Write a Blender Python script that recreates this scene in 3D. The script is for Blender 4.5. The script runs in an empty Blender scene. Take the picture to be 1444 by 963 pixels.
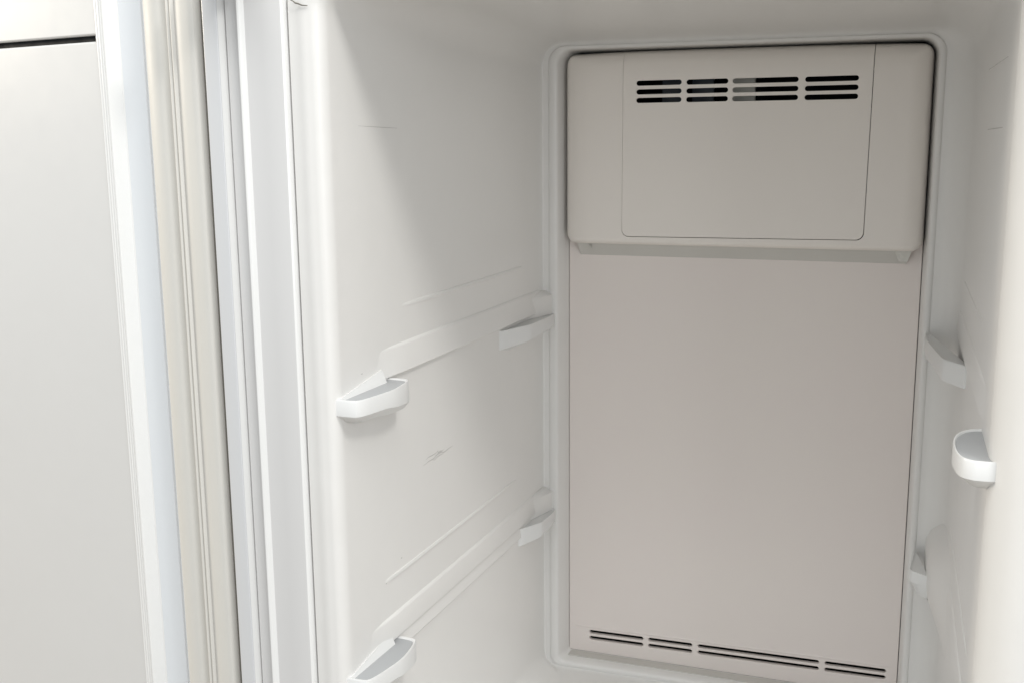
import bpy, bmesh, math, random
from mathutils import Vector, Matrix
random.seed(4)
sc = bpy.context.scene
C = sc.collection

# ------------------------------------------------------------------ camera
cam_d = bpy.data.cameras.new("camera"); cam = bpy.data.objects.new("camera", cam_d); C.objects.link(cam)
cam_d.sensor_width = 36.0; cam_d.lens = 38.76; cam_d.clip_start = 0.02; cam_d.clip_end = 100
right_v = Vector((0.94261, 0.33375, -0.00964)); up_v = Vector((-0.05398, 0.18084, 0.98203)); fwd = Vector((-0.32950, 0.92515, -0.18847))
cam.matrix_world = Matrix(((right_v.x, up_v.x, -fwd.x, 0.3793), (right_v.y, up_v.y, -fwd.y, -1.2731),
                           (right_v.z, up_v.z, -fwd.z, 0.2729), (0, 0, 0, 1)))
sc.camera = cam
# ------------------------------------------------------------------ light: a lit room, ceiling lamp above and in front
w = bpy.data.worlds.new("World"); sc.world = w; w.use_nodes = True
bg = w.node_tree.nodes["Background"]; bg.inputs[0].default_value = (0.92, 0.97, 1.0, 1); bg.inputs[1].default_value = 0.59
def area(name, loc, target, size, power, col, sy=None):
    d = bpy.data.lights.new(name, 'AREA'); d.energy = power; d.color = col; d.size = size
    if sy: d.shape = 'RECTANGLE'; d.size_y = sy
    else: d.shape = 'DISK'
    o = bpy.data.objects.new(name, d); C.objects.link(o); o.location = loc
    o.rotation_euler = (Vector(target) - Vector(loc)).to_track_quat('-Z', 'Y').to_euler(); return o
area("ceiling_lamp", (1.12, -1.16, 1.46), (0.1, -0.4, 0.0), 0.28, 6.5, (1.0, 0.985, 0.95))
area("warm_lip_fill", (-2.2, -0.70, 0.70), (0.44, -0.5, -0.05), 0.40, 17.0, (1.0, 0.90, 0.75))  # added fill without a known source, brightens the right front lip
area("right_window", (1.45, -1.75, 0.40), (-0.1, -0.4, 0.0), 0.7, 5.0, (0.96, 0.98, 1.0), 1.1)
area("room_ceiling_light", (0.40, -1.32, 1.95), (0.32, -1.05, 0.0), 2.2, 21.0, (1.0, 0.985, 0.96), 1.0)
sc.view_settings.view_transform = 'Standard'; sc.view_settings.look = 'None'
sc.view_settings.exposure = 0.58; sc.view_settings.gamma = 1.0
sc.view_settings.use_curve_mapping = False

# ------------------------------------------------------------------ materials
def plastic(name, col, rough=0.35, var=0.03, bump=0.04, spec=0.45, col2=None):
    m = bpy.data.materials.new(name); m.use_nodes = True; nt = m.node_tree; b = nt.nodes["Principled BSDF"]
    tc = nt.nodes.new("ShaderNodeTexCoord")
    n1 = nt.nodes.new("ShaderNodeTexNoise"); n1.inputs["Scale"].default_value = 7.0; n1.inputs["Detail"].default_value = 5
    n2 = nt.nodes.new("ShaderNodeTexNoise"); n2.inputs["Scale"].default_value = 60.0; n2.inputs["Detail"].default_value = 3
    nt.links.new(tc.outputs["Object"], n1.inputs["Vector"]); nt.links.new(tc.outputs["Object"], n2.inputs["Vector"])
    mx = nt.nodes.new("ShaderNodeMix"); mx.data_type = 'RGBA'
    mx.inputs["A"].default_value = tuple(c * (1 - var) for c in col) + (1,)
    mx.inputs["B"].default_value = tuple(min(1, c * (1 + var)) for c in (col2 or col)) + (1,)
    ad = nt.nodes.new("ShaderNodeMath"); ad.operation = 'MULTIPLY_ADD'; ad.inputs[1].default_value = 0.35
    nt.links.new(n2.outputs["Fac"], ad.inputs[0])
    sc1 = nt.nodes.new("ShaderNodeMath"); sc1.operation = 'MULTIPLY'; sc1.inputs[1].default_value = 0.65
    nt.links.new(n1.outputs["Fac"], sc1.inputs[0]); nt.links.new(sc1.outputs[0], ad.inputs[2])
    nt.links.new(ad.outputs[0], mx.inputs["Factor"]); nt.links.new(mx.outputs["Result"], b.inputs["Base Color"])
    rr = nt.nodes.new("ShaderNodeMapRange"); rr.inputs["To Min"].default_value = rough - 0.02 - var; rr.inputs["To Max"].default_value = rough + 0.02 + 1.5 * var
    nt.links.new(n2.outputs["Fac"], rr.inputs["Value"]); nt.links.new(rr.outputs[0], b.inputs["Roughness"])
    b.inputs["Specular IOR Level"].default_value = spec
    if bump:
        n3 = nt.nodes.new("ShaderNodeTexNoise"); n3.inputs["Scale"].default_value = 14.0; n3.inputs["Detail"].default_value = 2
        nt.links.new(tc.outputs["Object"], n3.inputs["Vector"])
        bp = nt.nodes.new("ShaderNodeBump"); bp.inputs["Strength"].default_value = bump; bp.inputs["Distance"].default_value = 0.02
        nt.links.new(n3.outputs["Fac"], bp.inputs["Height"]); nt.links.new(bp.outputs[0], b.inputs["Normal"])
    return m
M_LINER = plastic("white_liner_plastic", (0.772, 0.760, 0.738), 0.34)
M_BRACK = plastic("white_bracket_plastic", (0.75, 0.75, 0.74), 0.30, 0.015, 0.0)
M_PANEL = plastic("warm_white_panel", (0.805, 0.729, 0.706), 0.42, 0.012, col2=(0.80, 0.752, 0.700))
M_COVER = plastic("warm_white_cover", (0.83, 0.778, 0.735), 0.38, 0.012, col2=(0.83, 0.790, 0.732))
M_FRAME = plastic("white_frame_plastic", (0.64, 0.635, 0.63), 0.24, 0.004, 0.0)
M_ENAM = plastic("cool_white_enamel", (0.79, 0.815, 0.84), 0.22, 0.003, 0.0)
M_SHELL = plastic("grey_white_enamel", (0.62, 0.63, 0.645), 0.25, 0.003, 0.0)
M_RIB = plastic("lit_rib_plastic", (0.78, 0.78, 0.77), 0.2, 0.003, 0.0)  # brightness of the lit rib faces put into the colour
M_DYKE = plastic("lit_dyke_plastic", (0.80, 0.80, 0.79), 0.26, 0.004, 0.0)  # door plastic made paler, carries the light on the dyke side
M_SHADE = plastic("grey_shade_trim", (0.60, 0.585, 0.55), 0.6, 0.05, 0.0)  # grey stands in for shade under the cover and at the panel foot
M_BRACK_TOP = plastic("grey_bracket_top", (0.40, 0.41, 0.42), 0.4, 0.02, 0.0)
M_DOOR = plastic("white_door_plastic", (0.655, 0.655, 0.65), 0.33, 0.02, 0.02)
M_GASK = plastic("ivory_rubber_gasket", (0.63, 0.617, 0.58), 0.5, 0.04, 0.0)
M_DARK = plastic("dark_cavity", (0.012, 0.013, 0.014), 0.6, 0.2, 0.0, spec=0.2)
M_BLUE = plastic("dark_blue_steel", (0.015, 0.025, 0.035), 0.35, 0.2, 0.0)
M_GREY = plastic("grey_seam_rubber", (0.16, 0.15, 0.13), 0.6, 0.1, 0.0)
M_SCUFF = plastic("grey_scuff", (0.47, 0.455, 0.44), 0.6, 0.25, 0.0, spec=0.2)
M_POST = plastic("grey_post_plastic", (0.55, 0.54, 0.50), 0.5, 0.05, 0.0)
M_TAPE = plastic("clear_tape", (0.62, 0.61, 0.57), 0.25, 0.05, 0.0)
M_FLOOR = plastic("brown_floor", (0.24, 0.21, 0.18), 0.5, 0.08, 0.0)

# ------------------------------------------------------------------ helpers
def link(name, me, mat, parent=None, angle=32, smooth=True):
    o = bpy.data.objects.new(name, me); C.objects.link(o)
    me.materials.clear(); me.materials.append(mat)
    if smooth:
        for p in me.polygons: p.use_smooth = True
        me.set_sharp_from_angle(angle=math.radians(angle))
    if parent: o.parent = parent
    return o
def from_bm(name, bm, mat, parent=None, angle=32, recalc=True):
    if recalc: bmesh.ops.recalc_face_normals(bm, faces=bm.faces)
    me = bpy.data.meshes.new(name); bm.to_mesh(me); bm.free()
    return link(name, me, mat, parent, angle)
def baked(o):                                   # apply an object's modifiers to a new mesh
    dg = bpy.context.evaluated_depsgraph_get(); dg.update()
    return bpy.data.meshes.new_from_object(o.evaluated_get(dg))
def rrect(xl, xr, zb, zt, r, n=10):
    pts = []; rt, rb = r if isinstance(r, tuple) else (r, r)
    for cx, cz, a0, r in ((xr - rt, zt - rt, 0, rt), (xl + rt, zt - rt, 90, rt), (xl + rb, zb + rb, 180, rb), (xr - rb, zb + rb, 270, rb)):
        for k in range(n + 1):
            a = math.radians(a0 + 90 * k / n); pts.append((cx + r * math.cos(a), cz + r * math.sin(a)))
    return pts
def loft(sections, place, cap_first=False, cap_last=False):
    """sections: (depth, xl, xr, zb, zt, r) rounded rectangles joined in order"""
    bm = bmesh.new(); prev = None; rings = []
    for s in sections:
        yr = s[6] if len(s) > 6 else s[0]            # optional other depth on the right-hand side
        ring = [bm.verts.new(place(x, s[0] + (yr - s[0]) * (x - s[1]) / (s[2] - s[1]), z)) for x, z in rrect(*s[1:6])]
        if prev:
            for i in range(len(ring)):
                j = (i + 1) % len(ring); bm.faces.new((prev[i], prev[j], ring[j], ring[i]))
        prev = ring; rings.append(ring)
    if cap_first: bm.faces.new(rings[0])
    if cap_last: bm.faces.new(rings[-1])
    return bm
def box(bm, a, b, place=lambda x, y, z: (x, y, z)):
    vs = [bm.verts.new(place(x, y, z)) for x in (a[0], b[0]) for y in (a[1], b[1]) for z in (a[2], b[2])]
    for f in ((0, 1, 3, 2), (4, 6, 7, 5), (0, 4, 5, 1), (2, 3, 7, 6), (0, 2, 6, 4), (1, 5, 7, 3)):
        bm.faces.new([vs[i] for i in f])
def bevel_all(bm, w, seg=2, ang=30):
    es = [e for e in bm.edges if len(e.link_faces) == 2 and e.calc_face_angle(0) > math.radians(ang)]
    bmesh.ops.bevel(bm, geom=es, offset=w, segments=seg, profile=0.5, affect='EDGES', clamp_overlap=True)
def plate(name, outline, holes, thick, bev, mat, parent, place, bev_seg=2):
    """flat plate with real holes: filled 2D curve, extruded and bevelled"""
    cu = bpy.data.curves.new(name, 'CURVE'); cu.dimensions = '2D'; cu.fill_mode = 'BOTH'
    cu.extrude = thick / 2 - bev; cu.bevel_depth = bev; cu.bevel_resolution = bev_seg; cu.offset = -bev
    for poly in [outline] + holes:
        sp = cu.splines.new('POLY'); sp.points.add(len(poly) - 1); sp.use_cyclic_u = True
        for p, (x, z) in zip(sp.points, poly): p.co = (x, z, 0, 1)
    o = bpy.data.objects.new(name, cu); C.objects.link(o)
    me = baked(o); bpy.data.objects.remove(o); bpy.data.curves.remove(cu)
    for v in me.vertices: v.co = place(v.co.x, -v.co.z, v.co.y)
    return link(name, me, mat, parent, 40)
def slot(x0, x1, z0, z1, h, n=6):               # stadium from (x0,z0) to (x1,z1), height h
    r = h / 2; a = math.atan2(z1 - z0, x1 - x0); d = (math.cos(a), math.sin(a)); p = []
    for k in range(n + 1):
        t = a - math.pi / 2 + math.pi * k / n; p.append((x1 - d[0] * r + r * math.cos(t), z1 - d[1] * r + r * math.sin(t)))
    for k in range(n + 1):
        t = a + math.pi / 2 + math.pi * k / n; p.append((x0 + d[0] * r + r * math.cos(t), z0 + d[1] * r + r * math.sin(t)))
    return p
ident = lambda x, y, z: (x, y, z)

# ------------------------------------------------------------------ the setting
bm = bmesh.new()
v = [bm.verts.new(p) for p in ((-4, -4, -0.56), (4, -4, -0.56), (4, 2, -0.56), (-4, 2, -0.56))]; bm.faces.new(v)
fl = from_bm("floor", bm, M_FLOOR); fl["kind"] = "structure"

# ------------------------------------------------------------------ the freezer
freezer = bpy.data.objects.new("upright_freezer", None); C.objects.link(freezer); freezer.location = (0, 0, 0)
freezer["label"] = "empty white upright freezer seen through its open door, with shelf brackets and slotted rear cover"
freezer["category"] = "freezer"

XL, DL, XR, DR = -0.024, 0.0471, 0.4388, 0.008
def wall(y): return (XL + DL * y, XR - DR * y, -0.400 + 0.03 * y, 0.370 - 0.048 * y)
# inner liner: recess round the back panel, raised frame, drafted walls, rounded front lip
S = [(0.006, .0004, .4004, -.3866, .3596, (.014, .004)), (-.004, -.0001, .4008, -.3869, .3599, (.0145, .005)),
     (-.018, -.0036, .4026, -.3882, .3606, (.016, .006)), (-.0232, -.0054, .4036, -.3895, .3614, (.016, .007)),
     (-.0255, -.0062, .4042, -.3905, .3620, (.016, .008)), (-.0270, -.0076, .4052, -.3918, .3630, (.017, .009)), (-.0276, -.0092, .4062, -.3930, .3638, (.018, .010)),
     (-.0277, -.0155, .4096, -.3955, .3654, (.019, .011)), (-.0270, -.0168, .4108, -.3962, .3662, (.020, .012)), (-.0263, -.0174, .4114, -.3966, .3666, (.021, .013)),
     (-.0264, -.0232, .4160, -.3982, .3684, (.023, .015), -.0268), (-.0275, -.0246, .4200, -.3992, .3698, (.026, .018), -.0288),
     (-.0305, -.0253, .4264, -.4002, .3710, (.028, .022), -.0325)]
w4 = wall(-.040); S.append((-.036, XL + DL * -.036, .4325) + w4[2:] + (.03, -.040))
w4 = wall(-.050); S.append((-.042, XL + DL * -.042, .4370) + w4[2:] + (.031, -.050))
w4 = wall(-.066); S.append((-.055, XL + DL * -.055, XR - DR * -.066) + w4[2:] + (.032, -.066))
for y in (-.09, -.2, -.35, -.45, -.478): S.append((y,) + wall(y) + (.034,))
L0, R0, B0, T0 = wall(-.490)
for k in range(15):
    t = math.radians(90 * k / 14); c = 1 - math.cos(t)
    S.append((-.490 - .0128 * math.sin(t), L0 - .0095 * c, R0 + .030 * c, B0 - .012 * c, T0 + .010 * c, .034 + .008 * c, -.478 - .034 * math.sin(t)))
def outer(y, x, r):                               # the front profile runs round all four sides
    d = L0 - x; e = max(0, d - .05)
    return (y, x, R0 + d + .022, B0 - d - .003, T0 + d + .001 + e * .9, r)
for y, x in ((-.5032, -.0600), (-.5036, -.0650), (-.5026, -.0670), (-.5024, -.0725), (-.5020, -.0752), (-.5005, -.0763), (-.4960, -.0768), (-.480, -.0770)):
    S.append(outer(y, x, .043 + (L0 - x) * .4))
from_bm("liner", loft(S, ident), M_LINER, freezer, 35)
# front frame of the cabinet: stepped ribs round the opening
F = [outer(y, x, .055) for y, x in ((-.470, -.0772), (-.495, -.0772), (-.5030, -.0776), (-.5052, -.0783), (-.5064, -.0796), (-.5072, -.0830), (-.5082, -.0900),
     (-.5084, -.0960), (-.5084, -.1085), (-.5088, -.1100), (-.5100, -.1109), (-.5118, -.1122), (-.5126, -.1131), (-.5128, -.1140), (-.5122, -.1148), (-.5080, -.1152), (-.5078, -.1275), (-.5050, -.1284),
     (-.5052, -.1290), (-.5082, -.1293), (-.5140, -.1301), (-.5154, -.1305))]
ff = None
for lo, hi, white in ((0, 1, 0), (1, 4, 1), (4, 9, 0), (9, 14, 1), (14, 18, 0), (18, 22, 1)):   # greyer steps; ribs made whiter to paint in their lit faces
    o = from_bm("lit_rib" if white else "front_frame" if ff is None else "frame_step", loft(F[lo:hi + 1], ident), M_RIB if white else M_FRAME, ff or freezer, 28)
    if ff is None: ff = o
G = [outer(y, x, .02) for y, x in ((-.505, -.1303), (-.5156, -.1303), (-.5160, -.1308), (-.5160, -.1424), (-.5155, -.1434), (-.5140, -.1439), (-.505, -.1440), (.09, -.1440))]
from_bm("cabinet_shell", loft(G, ident, cap_last=True), M_SHELL, freezer, 28)
# levelling feet under the cabinet
for x in (-.09, .50):
    for y in (-.44, .03):
        b2 = bmesh.new(); box(b2, (x - .02, y - .02, -.56), (x + .02, y + .02, -.49)); from_bm("foot", b2, M_GREY, freezer)

# top hinge plate over the upper left corner of the frame
bm = bmesh.new(); box(bm, (-.140, -.552, .392), (-.098, -.470, .400)); bevel_all(bm, .002)
from_bm("top_hinge", bm, M_FRAME, freezer)

# back panel with its slotted vent strip
G_B = [(.0272, .0975), (.1038, .1594), (.1664, .3116), (.3182, .3875)]
def bz(x): return -.3589 + (x - .0275) * .012
holes = []
for a, b in G_B:
    for dz in (0, -.0082): holes.append(slot(a, b, bz(a) + dz, bz(b) + dz, .0049))
pan = plate("back_panel", rrect(.0006, .3999, -.3863, .2000, .003), holes, .006, .0007, M_PANEL, freezer, lambda x, y, z: (x, y + .003, z))
bm = bmesh.new()                                 # faint pressed ridge above the slots
rows = []
for x in (.0080, .014, .1, .2, .3, .388, .393):
    h = 0 if x in (.0080, .393) else .0007
    rows.append([bm.verts.new((x, y, bz(x) + dz)) for y, dz in ((.0003, .0088), (-h, .0072), (-h * .8, .0060), (.0003, .0046))])
for p, q in zip(rows, rows[1:]):
    for i in range(3): bm.faces.new((p[i], p[i + 1], q[i + 1], q[i]))
from_bm("pressed_ridge", bm, M_PANEL, pan)
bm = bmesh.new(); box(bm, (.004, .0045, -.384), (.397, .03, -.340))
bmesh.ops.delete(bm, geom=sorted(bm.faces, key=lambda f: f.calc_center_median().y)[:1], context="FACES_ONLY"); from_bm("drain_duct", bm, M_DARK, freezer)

bm = bmesh.new(); box(bm, (.0035, -.0150, -.3900), (.3985, -.0012, -.3868)); bevel_all(bm, .0008); from_bm('bottom_shade_strip', bm, M_SHADE, pan)  # added strip, ledge shadow painted as grey

# evaporator cover: swelling front, separate access panel, slots cut through
Y0 = -.003; YF = -.0325
def sdf(x, z, xl, xr, zb, zt, r):                # distance inside a rounded rectangle
    qx = max(xl + r - x, x - (xr - r)); qz = max(zb + r - z, z - (zt - r))
    if qx > 0 and qz > 0: return r - math.hypot(qx, qz)
    return min(x - xl, xr - x, z - zb, zt - z)
def ease(d, w, p=2.3):
    t = max(0.0, min(1.0, d / w)); return math.sqrt(max(0, 1 - (1 - t) ** p))
def cover_y(x, z, xl, xr):
    zt = arch(x)
    d = sdf(x, z, xl, xr, .1405, zt, .013)
    e = .45 * ease(d, .006, 2) + .55 * min(ease(x - xl, .036, 2.0), ease(xr - x, .022, 2.0), ease(zt - z, .014, 2))
    y = Y0 + (YF - Y0) * e
    t = max(0, min(1, (z - .330) / .028))
    return y + .0050 * t * t * e
def arch(x):                                     # top edge bows gently
    t = (x - .20) / .20; return .3591 - .0018 * t ** 4 - .0006 * t * t
def cover_solid(thin=False):
    bm = bmesh.new(); NX, NZ = 110, 70; xl, xr, r = .0014, .3999, .013
    front, backv = [], []
    for j in range(NZ + 1):
        rowf, rowb = [], []
        for i in range(NX + 1):
            a, b = i / NX, j / NZ
            a = .5 - .5 * math.cos(math.pi * a) if True else a
            b = .5 - .5 * math.cos(math.pi * b)
            zz = .1405 + b * (.3588 - .1405)
            # corner rounding squeezes the ends of the rows
            dz = min(zz - .1405, .3588 - zz); ins = 0
            if dz < r: ins = r - math.sqrt(max(0, r * r - (r - dz) ** 2))
            x = xl + ins + a * (xr - xl - 2 * ins)
            z = .1405 + b * (arch(x) - .1405)
            rowf.append(bm.verts.new((x, cover_y(x, z, xl, xr), z))); rowb.append(bm.verts.new((x, cover_y(x, z, xl, xr) + .0022 if thin else .006, z)))
        front.append(rowf); backv.append(rowb)
    for j in range(NZ):
        for i in range(NX):
            bm.faces.new((front[j][i], front[j][i + 1], front[j + 1][i + 1], front[j + 1][i]))
            bm.faces.new((backv[j][i], backv[j + 1][i], backv[j + 1][i + 1], backv[j][i + 1]))
    rim = [(0, i) for i in range(NX)] + [(j, NX) for j in range(NZ)] + [(NZ, i) for i in range(NX, 0, -1)] + [(j, 0) for j in range(NZ, 0, -1)]
    for k in range(len(rim)):
        a, b = rim[k], rim[(k + 1) % len(rim)]
        bm.faces.new((front[a[0]][a[1]], backv[a[0]][a[1]], backv[b[0]][b[1]], front[b[0]][b[1]]))
    bmesh.ops.recalc_face_normals(bm, faces=bm.faces)
    return bm
def prism(poly, y0, y1):
    bm = bmesh.new(); a = [bm.verts.new((x, y0, z)) for x, z in poly]; b = [bm.verts.new((x, y1, z)) for x, z in poly]
    bm.faces.new(a); bm.faces.new(b[::-1])
    for i in range(len(a)):
        j = (i + 1) % len(a); bm.faces.new((a[i], b[i], b[j], a[j]))
    bmesh.ops.recalc_face_normals(bm, faces=bm.faces); return bm
def tmp(bm):
    me = bpy.data.meshes.new("tmp"); bm.to_mesh(me); bm.free(); o = bpy.data.objects.new("tmp", me); C.objects.link(o); return o
def boolean(o, cutter, op):
    m = o.modifiers.new("b", 'BOOLEAN'); m.object = cutter; m.operation = op; m.solver = 'EXACT'
    me = baked(o); o.modifiers.clear(); old = o.data; o.data = me
    if old.users == 0: bpy.data.meshes.remove(old)
def acc_outline(g):                              # access panel outline; g = inset for the seam
    xl, xrb, xrt, zb, zt, r = .0728 + g * .4, .3392 - g, .3418 - g, .1502 + g, .375, .008
    p = [(xl, zt)]
    for k in range(7):
        a = math.radians(180 + 90 * k / 6); p.append((xl + r + r * math.cos(a), zb + r + r * math.sin(a)))
    for k in range(7):
        a = math.radians(270 + 90 * k / 6); p.append((xrb - r + r * math.cos(a), zb + .0018 + r + r * math.sin(a)))
    p.append((xrt, zt)); return p
ev = tmp(cover_solid()); ac = tmp(cover_solid(True))
hollow = tmp(prism(acc_outline(0.0), -.1, .1)); keep = tmp(prism(acc_outline(.0007), -.1, .1))
boolean(ev, hollow, 'DIFFERENCE'); boolean(ac, keep, 'INTERSECT')
G_T = [(.0882, .1394), (.1445, .1905), (.1951, .2650), (.2716, .3265)]
sb = None
slots = bmesh.new()
for a, b in G_T:
    for row in (.3222, .3127, .3034):
        q = prism(slot(a, b, row, row + .0003, .0056), -.1, .1)
        me = bpy.data.meshes.new("q"); q.to_mesh(me); q.free(); slots.from_mesh(me); bpy.data.meshes.remove(me)
sl = tmp(slots); boolean(ac, sl, 'DIFFERENCE')
# push the panel's rear away so it is a shell and the slots look into the duct
def finish(o, name, parent):
    me = o.data; bpy.data.objects.remove(o); me.name = name
    return link(name, me, M_COVER, parent, 30)
cover = finish(ev, "evaporator_cover", freezer)
accp = finish(ac, "access_panel", cover)
for o in (hollow, keep, sl): 
    me = o.data; bpy.data.objects.remove(o); bpy.data.meshes.remove(me)
bm = bmesh.new(); box(bm, (.0735, -.0200, .293), (.3385, .0700, .3335))
for f in [f for f in bm.faces if f.calc_center_median().y < -.019]: bm.faces.remove(f)
from_bm("fan_duct", bm, M_DARK, cover)
bm = bmesh.new(); box(bm, (.1930, -.014, .2955), (.2170, -.006, .330)); bevel_all(bm, .001); from_bm("mounting_post", bm, M_POST, cover)
bm = bmesh.new(); box(bm, (.112, -.004, .2955), (.136, .004, .331)); bevel_all(bm, .001); from_bm("steel_fin", bm, M_BLUE, cover)
bm = bmesh.new(); box(bm, (.146, -.004, .2955), (.170, .004, .331)); bevel_all(bm, .001); from_bm("steel_fin", bm, M_BLUE, cover)
# added sloping flange, grey as the shade below the cover, and small retaining tabs
bm = bmesh.new()
rows = [[bm.verts.new((x, y, z)) for x in (.0150, .0200, .378, .384)] for y, z in ((.0004, .1245), (-.0008, .1252), (-.0030, .1272), (-.0170, .1410), (-.0170, .1450))]
for p, q in zip(rows, rows[1:]):
    for i in range(3): bm.faces.new((p[i], p[i + 1], q[i + 1], q[i]))
from_bm("shade_flange", bm, M_SHADE, cover)
for x0, x1, z in ((.3700, .3890, .1285), (.0260, .0320, .1345)):
    bm = bmesh.new(); v = [bm.verts.new(p) for p in ((x0, -.0190, .1430), (x1, -.0190, .1430), (x1 - .004, -.0130, z), (x0 + .006, -.0130, z))]
    f = bm.faces.new(v); r = bmesh.ops.extrude_face_region(bm, geom=[f])
    for q in r['geom']:
        if isinstance(q, bmesh.types.BMVert): q.co.y += .0012
    from_bm("retaining_tab", bm, M_TAPE, cover)

# ------------------------------------------------------------------ things moulded on the side walls
def W(side, y, o, z):                            # wall point: o metres out of the wall
    return (XL + DL * y + o, y, z) if side < 0 else (XR - DR * y - o, y, z)
def catmull(P, n=6):
    out = []
    for i in range(len(P) - 1):
        p0 = P[max(0, i - 1)]; p1 = P[i]; p2 = P[i + 1]; p3 = P[min(len(P) - 1, i + 2)]
        for k in range(n):
            t = k / n
            out.append(tuple(.5 * (2 * b + (c - a) * t + (2 * a - 5 * b + 4 * c - d) * t * t + (3 * b - a - 3 * c + d) * t ** 3)
                             for a, b, c, d in zip(p0, p1, p2, p3)))
    out.append(P[-1]); return out
def shelf(side, P, z, hgt, under, name="shelf_bracket", rim=.0012, grey_top=False, o0=0.0):
    """ledge with a dished top. P: (y, out), hgt(t) side height, under(t) = (inset, depth) of the chamfer below"""
    pts = P; n = len(pts); bm = bmesh.new()
    cy = sum(p[0] for p in pts) / n
    def ring(f):
        return [bm.verts.new(W(side, *f(i, p))) for i, p in enumerate(pts)]
    def inset(p, k): return (cy + (p[0] - cy) * (1 - k), o0 + (p[1] - o0) * (1 - k * 1.2))
    r0 = ring(lambda i, p: (*inset(p, .075), z - rim))
    r1 = ring(lambda i, p: (*inset(p, .050), z))
    r2 = ring(lambda i, p: (*inset(p, .015), z + .0002))
    r3 = ring(lambda i, p: (*p, z - .0012))
    r4 = ring(lambda i, p: (*p, z - hgt(i / (n - 1))))
    r5 = ring(lambda i, p: (p[0] + (cy - p[0]) * under(i / (n - 1))[0], o0 + (p[1] - o0) * (1 - under(i / (n - 1))[0] * 1.4), z - hgt(i / (n - 1)) - under(i / (n - 1))[1]))
    r6 = ring(lambda i, p: (p[0] + (cy - p[0]) * .5, o0 - .004, z - hgt(i / (n - 1)) - under(i / (n - 1))[1] * 1.3))
    if not grey_top: bm.faces.new(r0)
    for a, b in ((r0, r1), (r1, r2), (r2, r3), (r3, r4), (r4, r5), (r5, r6)):
        for i in range(n - 1): bm.faces.new((a[i], a[i + 1], b[i + 1], b[i]))
    b = from_bm(name, bm, M_BRACK, freezer, 28)
    if grey_top:                                      # separate top face in a darker grey
        bm = bmesh.new()
        lo = [bm.verts.new(W(side, *inset(p, .073), z - .0030)) for p in pts]; hi = [bm.verts.new(W(side, *inset(p, .078), z - .0009)) for p in pts]
        bm.faces.new(hi)
        for i in range(n - 1): bm.faces.new((lo[i], lo[i + 1], hi[i + 1], hi[i]))
        from_bm("bracket_top", bm, M_BRACK_TOP, b, 28)
    return b
ROUND = catmull([(-.4945, -.004), (-.4952, .006), (-.4940, .0120), (-.4890, .0175), (-.4780, .0205), (-.4600, .0218), (-.4420, .0212), (-.4260, .0180), (-.4140, .0120), (-.4075, .0040), (-.4060, -.004)], 4)
FRONT = catmull([(-.4985, -.004), (-.4992, .0100), (-.4950, .0188), (-.4660, .0248), (-.4460, .0262), (-.4180, .0220), (-.4115, .0150), (-.4108, -.004)], 3)
REAR = catmull([(-.1650, -.003), (-.1560, .0030), (-.1400, .0085), (-.1200, .0148), (-.1110, .0172)], 4)[:-1] + catmull([(-.1100, .0174), (-.0850, .0182), (-.0550, .0185), (-.0285, .0150), (-.0280, -.003)], 4)
def fin(side, z):                                # low wedge standing between bracket and wall at its front end
    bm = bmesh.new()
    A = [W(side, *p) for p in ((-.4965, .0035, z - .001), (-.4965, .0015, z + .0005), (-.4260, .0015, z + .0105), (-.4260, .0055, z - .001), (-.4965, -.004, z - .001), (-.4260, -.004, z + .0105), (-.4260, -.004, z - .001))]
    v = [bm.verts.new(p) for p in A]
    for f in ((0, 3, 2, 1), (1, 2, 5, 4), (2, 3, 6, 5), (0, 1, 4)): bm.faces.new([v[i] for i in f])
    return bm
def profile_strip(name, side, y0, y1, prof, ta=.01, tb=.01, nseg=10):
    """moulding running along the wall; prof = [(out, z)...]; fades into the wall over ta at the front and tb at the rear"""
    bm = bmesh.new(); prev = None
    ys = [y0 + ta * k / 6 for k in range(7)] + [y0 + ta + (y1 - y0 - ta - tb) * k / nseg for k in range(1, nseg)] + [y1 - tb * k / 4 for k in range(4, -1, -1)]
    for y in ys:
        t = max(0, min((y - y0) / ta, (y1 - y) / tb, 1)); t = t * t * (3 - 2 * t)
        ring = [bm.verts.new(W(side, y, (-.0010 if o <= 0 else -.0010 + (o * (.9 if side < 0 else .5) + .0010) * t), z)) for o, z in prof]
        if prev:
            for i in range(len(ring) - 1): bm.faces.new((prev[i], prev[i + 1], ring[i + 1], ring[i]))
        prev = ring
    return from_bm(name, bm, M_LINER, freezer, 28)
def rear_block(side, z):                         # end block of the rail against the back frame
    bm = bmesh.new(); k = 1 if side < 0 else 1.9
    prof = ((-.085, -.002), (-.060, .0050), (-.0400, .0100), (-.0300, .0125), (-.0262, .0125), (-.0245, -.002))
    if side > 0: prof = ((-.0530, -.002), (-.0510, .0110), (-.0460, .0190), (-.0400, .0236), (-.0310, .0252), (-.026, .010))
    v = [bm.verts.new(W(side, y, o, zz)) for zz in (z - .001, z + .022, z + .027) for y, o in prof]
    n = len(prof)
    for q in range(n): v[2 * n + q].co = W(side, prof[q][0], prof[q][1] * .55 - .003, z + .027)
    for a in range(2):
        for i in range(n - 1): bm.faces.new((v[a * n + i], v[a * n + i + 1], v[a * n + n + i + 1], v[a * n + n + i]))
    bm.faces.new(v[2 * n:])
    return from_bm("rail_end", bm, M_LINER, freezer, 40)
hf = lambda t: .0135 + .006 * max(0, min(1, (t - .45) / .3))
uf = lambda t: (.30 - .22 * max(0, min(1, (t - .5) / .3)), .0085 - .004 * max(0, min(1, (t - .5) / .3)))
hr = lambda t: .0215 - .009 * t
ur = lambda t: (.35, .004)
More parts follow.
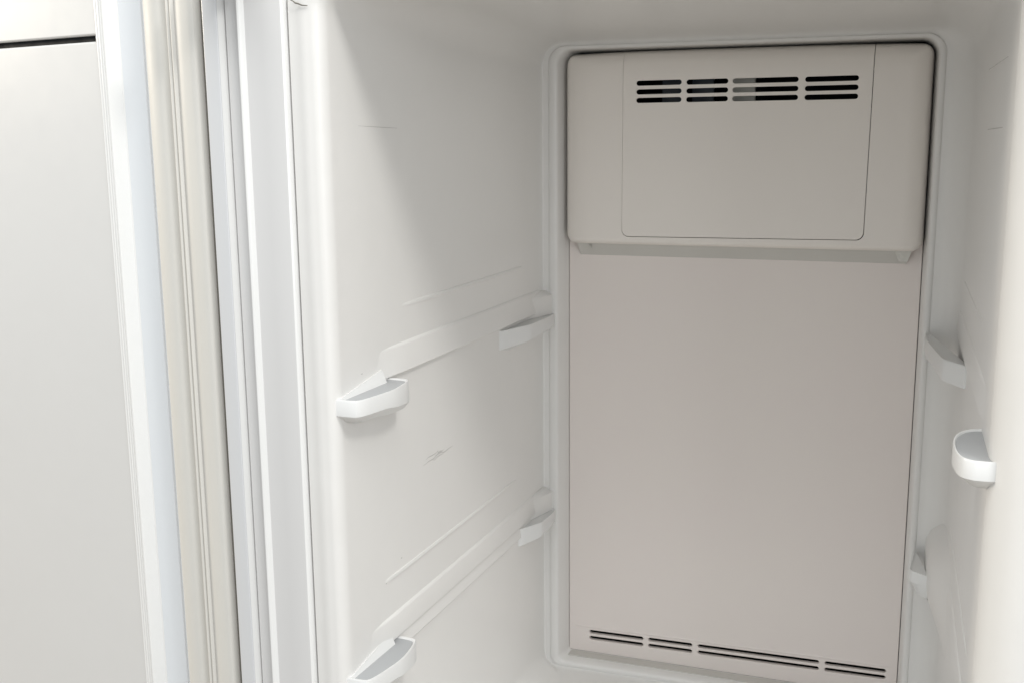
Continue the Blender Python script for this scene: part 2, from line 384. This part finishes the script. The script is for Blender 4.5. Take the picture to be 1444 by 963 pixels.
REAR_R = [(-.2060, -.003), (-.2045, .0015), (-.1950, .0085), (-.1830, .0165), (-.1790, .0190), (-.1772, .0197)] + catmull([(-.1740, .0205), (-.1300, .0265), (-.0800, .0325), (-.0450, .0325), (-.0300, .0300)], 4)
def short(P, k): return [(-.028 + (y + .028) * k, o) for y, o in P]
for side in (-1, 1):
    for zi, z in enumerate((.0585, -.1865)):
        if not (side > 0 and zi == 1):           # the lower right front bracket is out of the picture
            b = shelf(side, FRONT if side < 0 else ROUND, z - (.008 if side > 0 else 0), hf, uf, grey_top=True)
            if side < 0: from_bm("bracket_fin", fin(side, z), M_BRACK, b, 28)
        if side < 0: shelf(side, REAR if zi == 0 else short(REAR, .62), z - .002, hr, ur)
        elif zi == 0: shelf(side, REAR_R, z - .002, hr, ur)
        else:                                    # small pointed ledge on a moulded shoulder
            shelf(side, catmull([(-.1090, .0165), (-.1080, .0190), (-.1010, .0290), (-.0950, .0345), (-.0800, .0340), (-.0500, .0310), (-.0300, .0290)], 3), z - .002, lambda t: .013 - .003 * t, lambda t: (.35, .016), o0=.0165)
            profile_strip("bracket_shoulder", side, -.215, -.027, [(0, z + .040), (.010, z + .034), (.028, z + .022), (.037, z + .010), (.038, z - .012), (.034, z - .026), (.018, z - .046), (.006, z - .060), (0, z - .066)], .115, .004)
        if side < 0: rear_block(side, z - .002)
        if zi == 0:
            profile_strip("shelf_rail", side, -.455, -.030, [(0, z + .0285), (.0008, z + .0270), (.0020, z + .0258), (.0024, z + .0245), (.0048, z + .004), (.0052, z + .0022), (.0045, z + .0012), (0, z + .0006)], .075, .012)
        else:
            profile_strip("shelf_rail", side, -.480, -.050, [(0, z + .0255), (.0010, z + .0240), (.0022, z + .0228), (.0026, z + .0215), (.0042, z + .004), (.0040, z + .002), (.0010, z + .0006), (.0010, z - .001), (.0022, z - .0035), (.0024, z - .0105), (.0028, z - .0125), (.0012, z - .0145), (0, z - .0148)], .065, .015)
        zz = z + .0595
        profile_strip("wall_rib", side, -.440 if zi == 0 else -.455, -.092, [(0, zz + .0034), (.0010, zz + .0022), (.0016, zz), (.0012, zz - .0014), (0, zz - .0020)], .12 if zi == 0 else .05, .006 if zi == 0 else .05)

# ------------------------------------------------------------------ scuffs and hairline marks on the walls
def hairline(pts, rad, mat=M_SCUFF):
    cu = bpy.data.curves.new("scuff_mark", 'CURVE'); cu.dimensions = '3D'; cu.bevel_depth = rad; cu.bevel_resolution = 0
    sp = cu.splines.new('POLY'); sp.points.add(len(pts) - 1)
    for p, q in zip(sp.points, pts): p.co = (*q, 1); 
    for k, p in enumerate(sp.points): p.radius = .35 + .65 * math.sin(math.pi * (k + .4) / len(pts))
    o = bpy.data.objects.new("t", cu); C.objects.link(o); me = baked(o); bpy.data.objects.remove(o); bpy.data.curves.remove(cu)
    return link("scuff_mark", me, mat, freezer)
for (ya, za, yb, zb, n) in ((-.3500, -.0395, -.3050, -.0375, 9), (-.3440, -.0355, -.3180, -.0345, 6), (-.3250, -.0385, -.2850, -.0395, 9), (-.3300, -.0410, -.3060, -.0400, 6), (-.3200, -.0340, -.3090, -.0385, 4)):
    hairline([W(-1, ya + (yb - ya) * k / (n - 1), .0000, za + (zb - za) * k / (n - 1) + random.uniform(-.0012, .0012)) for k in range(n)], .00035)
hairline([W(-1, y, 0, .277 - .002 * k / 5) for k, y in enumerate((-.4505, -.437, -.424, -.411, -.398, -.3833))], .0002)
hairline([W(1, -.220 - .185 * k / 5, 0, .3190 + .001 * k / 5) for k in range(6)], .0003)
hairline([W(1, -.256 - .144 * k / 5, 0, .2690 + .002 * k / 5) for k in range(6)], .0003)
for y, z in ((-.46, .072), (-.40, -.115), (-.43, -.128)):
    hairline([W(-1, y, 0, z), W(-1, y + .0012, 0.0001, z), W(-1, y + .002, 0, z)], .0005)

hairline([(-.0715, -.5048, .3718), (-.0690, -.5052, .3708), (-.0665, -.5055, .3690), (-.0640, -.5055, .3684), (-.0612, -.5050, .3672), (-.0570, -.5040, .3668)], .0006, M_GREY)

# ------------------------------------------------------------------ the door, swung right round, inner face to the viewer
TH = math.radians(12)
PX, PY = -.1475, -.513
def D(u, v, z): return (PX - math.cos(TH) * u - math.sin(TH) * v, PY + math.sin(TH) * u - math.cos(TH) * v, z)
door = None; DT = .565
def ring_door(prof, name, mat, r0=.012, first=False, last=False, ang=28):
    secs = [(v, o, .62 - o, -.48 + o, DT - o, max(.004, r0)) for v, o in prof]
    return from_bm(name, loft(secs, D, first, last), mat, door, ang)
# outer skin and flange that the seal lies on
door = ring_door([(-.062, .004), (-.060, .001), (-.010, .000), (-.0085, .001), (-.008, .003), (-.008, .072), (-.0075, .0735), (-.006, .0740), (-.006, .104)], "door", M_ENAM, .01, first=True)
door.parent = freezer
gas = ring_door([(-.011, .0052), (-.004, .0058), (-.0005, .0076), (.0008, .0096), (.0014, .0125), (.0016, .0190), (.0010, .0262), (-.0004, .0284), (.0016, .0292), (.0026, .0299), (.0024, .0308), (.0002, .0313), (-.0004, .0322), (.0020, .0330), (.0030, .0338), (.0026, .0348), (-.0010, .0356),
           (-.0032, .0372), (-.0034, .0395), (-.0018, .0418), (.0012, .0450), (.0026, .0500), (.0026, .0550), (.0012, .0610), (-.0016, .0658), (-.0042, .0668), (-.0075, .0670)], "door_gasket", M_GASK, .006)
bm = loft([(v, o, .62 - o, -.48 + o, DT - o, .006) for v, o in ((-.02, .0005), (-.0068, .0006), (-.0055, .0030), (-.0060, .0052), (-.0095, .0056))], D)
from_bm("seal_edge", bm, M_GREY, door)
# raised dyke of the door liner with its fine ribs, then the flat liner
rim = ring_door([(-0.006, 0.1012), (-0.0055, 0.1022), (-0.0015, 0.1029), (0.003, 0.1037), (0.0058, 0.1044), (0.007, 0.1047), (0.0072, 0.1057), (0.006, 0.1061), (0.005, 0.1065), (0.0054, 0.1073), (0.0066, 0.1081), (0.0068, 0.1089), (0.0056, 0.1093), (0.0052, 0.1097), (0.0058, 0.1107), (0.0066, 0.1115), (0.0064, 0.1123), (0.0052, 0.1127), (0.0054, 0.1137), (0.0062, 0.1151), (0.006, 0.1159), (0.005, 0.1167)], "door_liner", M_DYKE, .012, ang=24)
flat = plate("liner_panel", rrect(.1155, .5045, -.3645, DT - .1155, .010), [slot(.1170, .470, .3508, .3508, .0050, 8)], .006, .0016, M_DOOR, door, lambda x, y, z: D(x, .0052 - .003 - y, z))
bm = bmesh.new(); box(bm, (.112, -.030, .343), (.480, -.0012, .3585), D)
fs = sorted(bm.faces, key=lambda f: f.calc_center_median().y)[:1]; bmesh.ops.delete(bm, geom=fs, context='FACES_ONLY')
from_bm("slot_recess", bm, M_DARK, door)  # black inside stands in for the unlit depth of the slot
